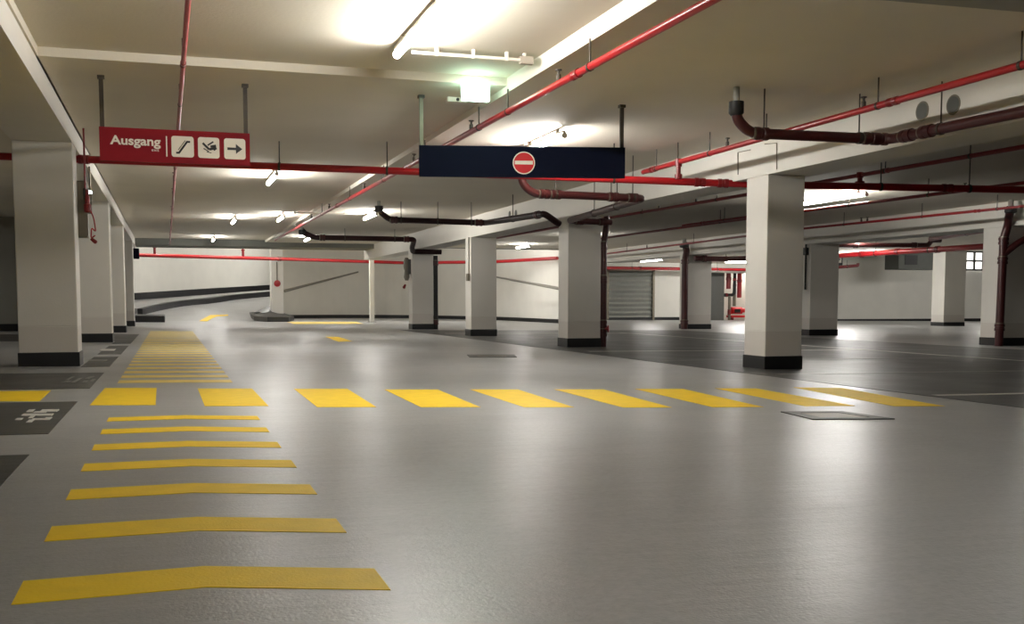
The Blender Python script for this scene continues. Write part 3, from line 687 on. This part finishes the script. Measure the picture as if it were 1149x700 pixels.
# exit sign box
e = at_depth(534, 102.5, 10.55)
es = thing('exit_sign', 'glowing pale green exit box under the ceiling above the navy sign', 'sign', tuple(e))
hw, hh = .14, .092
MB().bevel_box(e.x-hw, e.x+hw, e.y-.02, e.y+.05, e.z-hh, e.z+hh, .012).build('light_box', M['exitface'], es)
MB().box(e.x-hw-.004, e.x+hw+.004, e.y-.0, e.y+.03, e.z+hh-.002, e.z+hh+.015).build('mounting_rail', M['conduit'], es)
MB().box(e.x-hw*.7, e.x+hw*.7, e.y+.0, e.y+.03, e.z+hh+.01, ZL+.004).build('mounting_bracket', M['conduit'], es)
mb = MB(); yy = e.y-.022
mb.box(e.x-.10, e.x-.06, yy-.002, yy+.004, e.z-.062, e.z-.044); mb.box(e.x+.09, e.x+.105, yy-.002, yy+.004, e.z-.062, e.z-.05)
mb.build('pictogram', M['signgreen'], es)
p = onz(511, 110, ZL)
jb = thing('junction_box', 'small pale box on the ceiling left of the exit box', 'box', (p.x, p.y, ZL))
MB().bevel_box(p.x-.1, p.x+.12, p.y-.06, p.y+.06, ZL-.05, ZL+.003, .008).build('case', M['conduit'], jb)
MB().lathe((p.x+.01, p.y-.055, ZL-.025), (0, -1, 0), [(0, .018), (.01, .018), (.012, .008)], 12).build('cable_gland', M['blackpipe'], jb)

# white conduit beside the first lamp
p, q = onz(462, 58.5, ZR-.06), onz(600, 66.5, ZR-.06)
cd = thing('conduit', 'white cable conduit running right from the top lamp to the step', 'conduit', tuple(p))
MB().tube([p, (q.x, p.y, p.z)], .016, 10).build('tube', M['conduit'], cd, True)
for f in (.2, .5, .78, .93):
    x = p.x+(q.x-p.x)*f; MB().box(x-.012, x+.012, p.y-.02, p.y+.02, p.z-.018, ZR+.003).build('clip', M['conduit'], cd)
MB().box(q.x-.12, q.x-.0, p.y-.03, p.y+.03, p.z-.035, p.z+.03).build('end_box', M['housing'], cd)
p, q = onz(330, 238.5, ZS-.08), onz(400, 240.5, ZS-.08)
cd = thing('conduit', 'thin white conduit by the far lamp beside the ceiling step', 'conduit', tuple(p))
MB().tube([p, (q.x, p.y, p.z)], .02, 8).build('tube', M['conduit'], cd, True)
for f in (.3, .8):
    x = p.x+(q.x-p.x)*f; MB().box(x-.012, x+.012, p.y-.02, p.y+.02, p.z, ZS+.02).build('clip', M['conduit'], cd)
# conduit on the right beam beside column A
xb = RX0-.008
def bm_pt(u, v): q = onx(u, v, xb); return (xb, q.y, q.z)
cd = thing('conduit', 'thin grey cable down the right beam above the large cream column', 'conduit', bm_pt(858, 162))
MB().tube([bm_pt(858, 161.5), bm_pt(871.5, 160.5), bm_pt(871.5, 190)], .006, 6).build('cable', M['steel'], cd)
cd = thing('conduit', 'thin pale cable left of the large cream column on the beam face', 'conduit', bm_pt(828, 170))
MB().tube([bm_pt(842, 168), bm_pt(828, 171), bm_pt(828, 196)], .006, 6).build('cable', M['steel'], cd)

# round sleeves through the right beam
def sleeve(u, v, r, label):
    p = onx(u, v, RX0)
    t = thing('pipe_sleeve', label, 'sleeve', (RX0, p.y, p.z), 'round sleeves in the right beam')
    MB().lathe((RX0+.01, p.y, p.z), (-1, 0, 0), [(0, r*1.12), (.016, r*1.12), (.016, r*.94)], 24).build('rim', M['steel'], t, True)
    MB().lathe((RX0+.01, p.y, p.z), (-1, 0, 0), [(0, r*.93), (.019, r*.93)], 24).build('plug', M['duct'], t)
sleeve(1035, 124.5, .085, 'left one of two round grey sleeves in the near beam face')
sleeve(1070, 117.5, .085, 'right one of two round grey sleeves in the near beam face')
sleeve(572, 240.5, .07, 'left one of two far dark sleeves above the third middle column')
sleeve(579, 239.5, .07, 'right one of two far dark sleeves above the third middle column')

# ------------------------------------------------------------------ fittings on columns
# grey cabinet behind column one, with a hung red valve chain
cb = thing('wall_cabinet', 'grey metal cabinet fixed behind the nearest left column', 'cabinet', (BX1+.02, 15.0, 1.9))
z0, z1 = at_depth(90, 267, 13.7).z, at_depth(90, 205, 13.7).z
MB().bevel_box(BX1-.05, BX1+.11, 14.62, 14.85, z0, z1, .01).build('case', M['grey_box'], cb)
MB().box(BX1-.05, BX1+.115, 14.605, 14.622, z0+.02, z1-.02).build('door', M['grey_box'], cb)
v0 = at_depth(98, 226, 13.4)
vl = thing('valve', 'dark red valve with looped red chain beside the lit left column', 'valve', tuple(v0))
MB().lathe((v0.x, v0.y, v0.z-.14), (0, 0, 1), [(0, .02), (.015, .042), (.1, .046), (.115, .03), (.19, .032), (.22, .02), (.29, .02)], 14).build('body', M['darkred'], vl, True)
MB().box(v0.x-.045, v0.x-.02, v0.y-.02, v0.y+.02, v0.z+.02, v0.z+.16).build('handle', M['blackpipe'], vl)
MB().tube(fillet([(v0.x+.02, v0.y, v0.z-.08), (v0.x+.07, v0.y, v0.z-.2), (v0.x+.09, v0.y, v0.z-.38), (v0.x+.04, v0.y, v0.z-.32), (v0.x+.03, v0.y, v0.z-.46), (v0.x+.08, v0.y, v0.z-.42)], .04), .009, 8).build('chain', M['red'], vl, True)
MB().lathe((v0.x+.03, v0.y, v0.z-.46), (.6, 0, -.5), [(0, .02), (.07, .026), (.085, .015)], 10).build('chain_weight', M['darkred'], vl, True)
MB().box(v0.x-.05, v0.x+.05, v0.y+.03, v0.y+.05, v0.z-.15, v0.z+.1).build('mounting_plate', M['grey_box'], vl)
MB().tube([(v0.x-.02, v0.y, v0.z+.15), (v0.x-.02, v0.y, ZL+.003)], .012, 8).build('feed_pipe', M['darkred'], vl, True)
li = at_depth(101, 216, 15.3)
ind = thing('ceiling_indicator_lamp', 'small round white lamp above the red valve at left', 'lamp', tuple(li))
MB().lathe(li, (0, -1, 0), [(-.03, .02), (0, .03), (.02, .03), (.035, .015)], 12).build('lens', M['lens'], ind, True)
MB().tube([li, (li.x, li.y, BL+.01)], .012, 8).build('stem', M['steel'], ind)
# valve on the fourth middle column
t = thing('valve', 'dark valve assembly on the fourth middle column left face', 'valve', (7.05, YDc+.25, 2.0))
zz = at_depth(456, 303, YDc).z
MB().lathe((6.98, YDc+.25, zz-.3), (0, 0, 1), [(0, .05), (.1, .09), (.3, .07), (.42, .1), (.6, .09), (.7, .05)], 12).build('body', M['grey_box'], t, True)
MB().bevel_box(7.0, 7.098, YDc+.15, YDc+.4, zz-.1, zz+.35, .01).build('back_plate', M['doorgrey'], t)
MB().lathe((6.93, YDc+.2, zz-.42), (-.5, 0, -1), [(0, .03), (.12, .05), (.14, .02)], 10).build('handle', M['darkred'], t, True)
# cable and socket on the third middle column
t = thing('socket', 'small grey socket on a cable, third middle column left face', 'socket', (7.08, YCc+.1, 1.2))
zz = at_depth(526, 312, 27).z
MB().bevel_box(7.03, 7.098, YCc+.06, YCc+.2, zz-.08, zz+.1, .008).build('case', M['grey_box'], t)
MB().tube([(7.085, YCc+.13, zz+.1), (7.085, YCc+.13, RB)], .012, 6).build('cable', M['steel'], t)
# button on the ramp pier
bz = at_depth(311, 318, 51.8)
t = thing('call_button', 'red round button on the white pier by the ramp', 'button', (bz.x, PY, bz.z))
MB().lathe((bz.x, PY+.01, bz.z), (0, -1, 0), [(0, .16), (.06, .16), (.09, .1)], 16).build('button', M['red'], t, True)
MB().tube([(bz.x, PY-.02, bz.z+.15), (bz.x, PY-.02, 2.7)], .03, 8).build('cable', M['steel'], t)
# cable on the grey right column and lamp-sign
t = thing('cable_drop', 'dark cable hanging down the grey right column left face', 'cable', (QX0-.02, YE+.2, 2.3))
zz = at_depth(905, 325, 30).z
MB().tube([(QX0-.03, YE+.2, QB), (QX0-.03, YE+.2, zz)], .025, 8).build('cable', M['blackpipe'], t)
MB().bevel_box(QX0-.1, QX0-.002, YE+.1, YE+.3, QB-.3, QB-.1, .01).build('connector', M['blackpipe'], t)
# small square signs
p = at_depth(151, 284.5, 40.5)
t = thing('small_sign', 'small dark blue square sign at the end of the left columns', 'sign', tuple(p))
MB().bevel_box(p.x-.16, p.x+.17, p.y-.05, p.y+.05, p.z-.2, p.z+.2, .02).build('board', M['signblue'], t)
MB().tube([(p.x, p.y, p.z+.19), (p.x, p.y, BL+.25)], .02, 8).build('hanger_rod', M['steel'], t)
p = at_depth(940, 291, 40)
t = thing('small_sign', 'small black sign with white square beside the grey right column', 'sign', tuple(p))
MB().bevel_box(p.x-.2, p.x+.2, p.y-.04, p.y+.04, p.z-.22, p.z+.2, .02).build('board', M['signink'], t)
MB().prism(rrect(p.x-.13, p.y-.05, p.x+.13, p.y-.04, .002), p.z-.13, p.z+.13).build('panel', M['signwhite'], t)
MB().box(p.x-.07, p.x+.07, p.y-.056, p.y-.05, p.z-.02, p.z+.02).box(p.x-.02, p.x+.02, p.y-.056, p.y-.05, p.z-.07, p.z+.07).build('symbol', M['signblue'], t)
MB().tube([(p.x, p.y, p.z+.18), (p.x, p.y, ZS+.01)], .02, 8).build('hanger_rod', M['steel'], t)

# ------------------------------------------------------------------ along the back
d0, d1 = ony(998, 284, 50), ony(1046, 303, 50)
t = thing('air_duct', 'dark grey rectangular air duct high on the right back wall', 'duct', (d0.x, 50, 2.3))
MB().bevel_box(d0.x, d1.x, 49.2, 50.4, d1.z, 3.6, .03).build('duct_body', M['duct'], t)
MB().box(d0.x+.4, d0.x+1.2, 49.17, 49.21, d1.z+.25, 3.3).build('grille', M['blackpipe'], t)
for x in (d0.x+.4, d1.x-.3): MB().tube([(x, 49.8, 3.58), (x, 49.8, 3.81)], .03, 6).build('hanger_rod', M['steel'], t)
g0, g1 = ony(1083, 281, 52.9), ony(1116, 303, 52.9)
t = struct('window_1', MB().box(g0.x, g1.x+1, 52.9, 53.0, g1.z, min(g0.z, 3.74)), M['pane'])
fr = MB()
gt = min(g0.z, 3.74)
for k in range(6):
    x = g0.x+(g1.x+1-g0.x)*k/5; fr.box(x-.05, x+.05, 52.8, 52.92, g1.z, gt)
for f in (0, .5, 1): z = g1.z+(gt-g1.z)*f; fr.box(g0.x, g1.x+1, 52.8, 52.92, z-.05, z+.05)
fr.build('window_frame', M['doorgrey'], t)
# equipment in the plant room
def an(u, v, y): return ony(u, v, y)
b0, b1 = an(820, 341, YB+1.2), an(836, 356, YB+1.2)
t = thing('pump_unit', 'red pump unit on the floor of the plant room', 'pump', (b0.x, YB+1.2, -.26))
MB().bevel_box(b0.x, b1.x+.6, YB+1.1, YB+1.7, -.12, .0, .02).build('base_frame', M['noentry'], t)
MB().lathe((b0.x+.1, YB+1.4, .28), (1, 0, 0), [(0, .1), (.05, .2), (.7, .2), (.75, .12), (1.1, .12), (1.15, .05)], 18).build('motor', M['noentry'], t, True)
MB().box(b0.x+.25, b0.x+.6, YB+1.15, YB+1.2, .15, .35).build('terminal_box', M['blackpipe'], t)
MB().box(b0.x+.1, b0.x+.2, YB+1.2, YB+1.6, -.29, -.1).box(b1.x+.4, b1.x+.5, YB+1.2, YB+1.6, -.29, -.1).build('foot', M['darkred'], t)
q = an(815, 320, YB+.9)
pipe('plant_pipe', 'black elbowed pipe inside the plant room doorway', [(q.x-.5, YB+.9, 1.15), (q.x+.5, YB+.9, 1.15), (q.x+.55, YB+.9, 2.9)], .09, M['blackpipe'], .2, couplings=[(0, .5), (1, .5)])
pipe('plant_pipe', 'red upright pipe at left inside the plant room', [(q.x+.25, YB+1.1, 2.9), (q.x+.25, YB+1.1, 1.5)], .13, M['darkred'], .2, couplings=[(0, .3), (0, .6)], group='red upright pipes in the plant room')
pipe('plant_pipe', 'red upright pipe at right inside the plant room', [(q.x+1.0, YB+1.2, 2.9), (q.x+1.0, YB+1.2, 1.0)], .13, M['red'], .2, couplings=[(0, .5)], group='red upright pipes in the plant room')
pipe('plant_pipe', 'grey upright pipe above the red pump unit', [(q.x+.75, YB+1.3, 2.9), (q.x+.75, YB+1.3, .52)], .09, M['steel'], .2, couplings=[(0, .5)])
pipe('plant_pipe', 'grey standpipe with red collar at the plant room doorway foot', [(q.x+.1, YB+.7, 1.1), (q.x+.1, YB+.7, -.29)], .08, M['steel'], .2, couplings=[(0, .6), (0, .7)])
# grey strips modelled in place of the diagonal shadows on the curved ramp wall
def shadow_strip(label, u0, v0, u1, v1, r):
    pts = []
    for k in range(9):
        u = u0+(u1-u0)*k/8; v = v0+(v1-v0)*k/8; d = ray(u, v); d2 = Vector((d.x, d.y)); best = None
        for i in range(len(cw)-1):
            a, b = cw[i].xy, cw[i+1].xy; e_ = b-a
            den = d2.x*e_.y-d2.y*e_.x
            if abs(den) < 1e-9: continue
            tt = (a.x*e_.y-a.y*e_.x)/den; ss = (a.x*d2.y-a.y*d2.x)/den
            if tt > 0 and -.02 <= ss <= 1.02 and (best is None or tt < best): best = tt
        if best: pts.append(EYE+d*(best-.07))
    t = thing('wall_shadow_strip', label, 'shadow_strip', tuple(pts[0]), 'sloping shadow strips on the curved wall')
    n = len(pts); MB().tube(pts, [r*(1-.5*i/n) for i in range(n)], 8).build('bar', M['shadow_strip'], t, True)
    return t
shadow_strip('grey shadow strip rising to the right on the curved wall beside the pier', 319, 326.5, 402, 305, .07)
t = shadow_strip('grey shadow strip falling to the right between third and second middle columns', 629, 324, 556, 310.5, .07)

# ------------------------------------------------------------------ camera, world, view
cam = bpy.data.cameras.new('camera'); co = bpy.data.objects.new('camera', cam); C.objects.link(co)
co.location = EYE
R = Matrix((RT, UP, -FW)).transposed(); co.rotation_euler = R.to_euler()
cam.sensor_width = 36; cam.lens = F/1149*36; cam.shift_y = (CY-350)/1149; cam.clip_end = 400; cam.clip_start = .02
SC.camera = co
w = bpy.data.worlds.new('world'); SC.world = w; w.use_nodes = True
w.node_tree.nodes['Background'].inputs['Color'].default_value = (.9, .9, 1, 1); w.node_tree.nodes['Background'].inputs['Strength'].default_value = .02
SC.view_settings.view_transform = 'Standard'; SC.view_settings.look = 'None'; SC.view_settings.gamma = 1; SC.view_settings.use_curve_mapping = False
SC.view_settings.exposure = 0.15
SC.cycles.max_bounces = 8; SC.cycles.diffuse_bounces = 6
SC.cycles.sample_clamp_indirect = 6
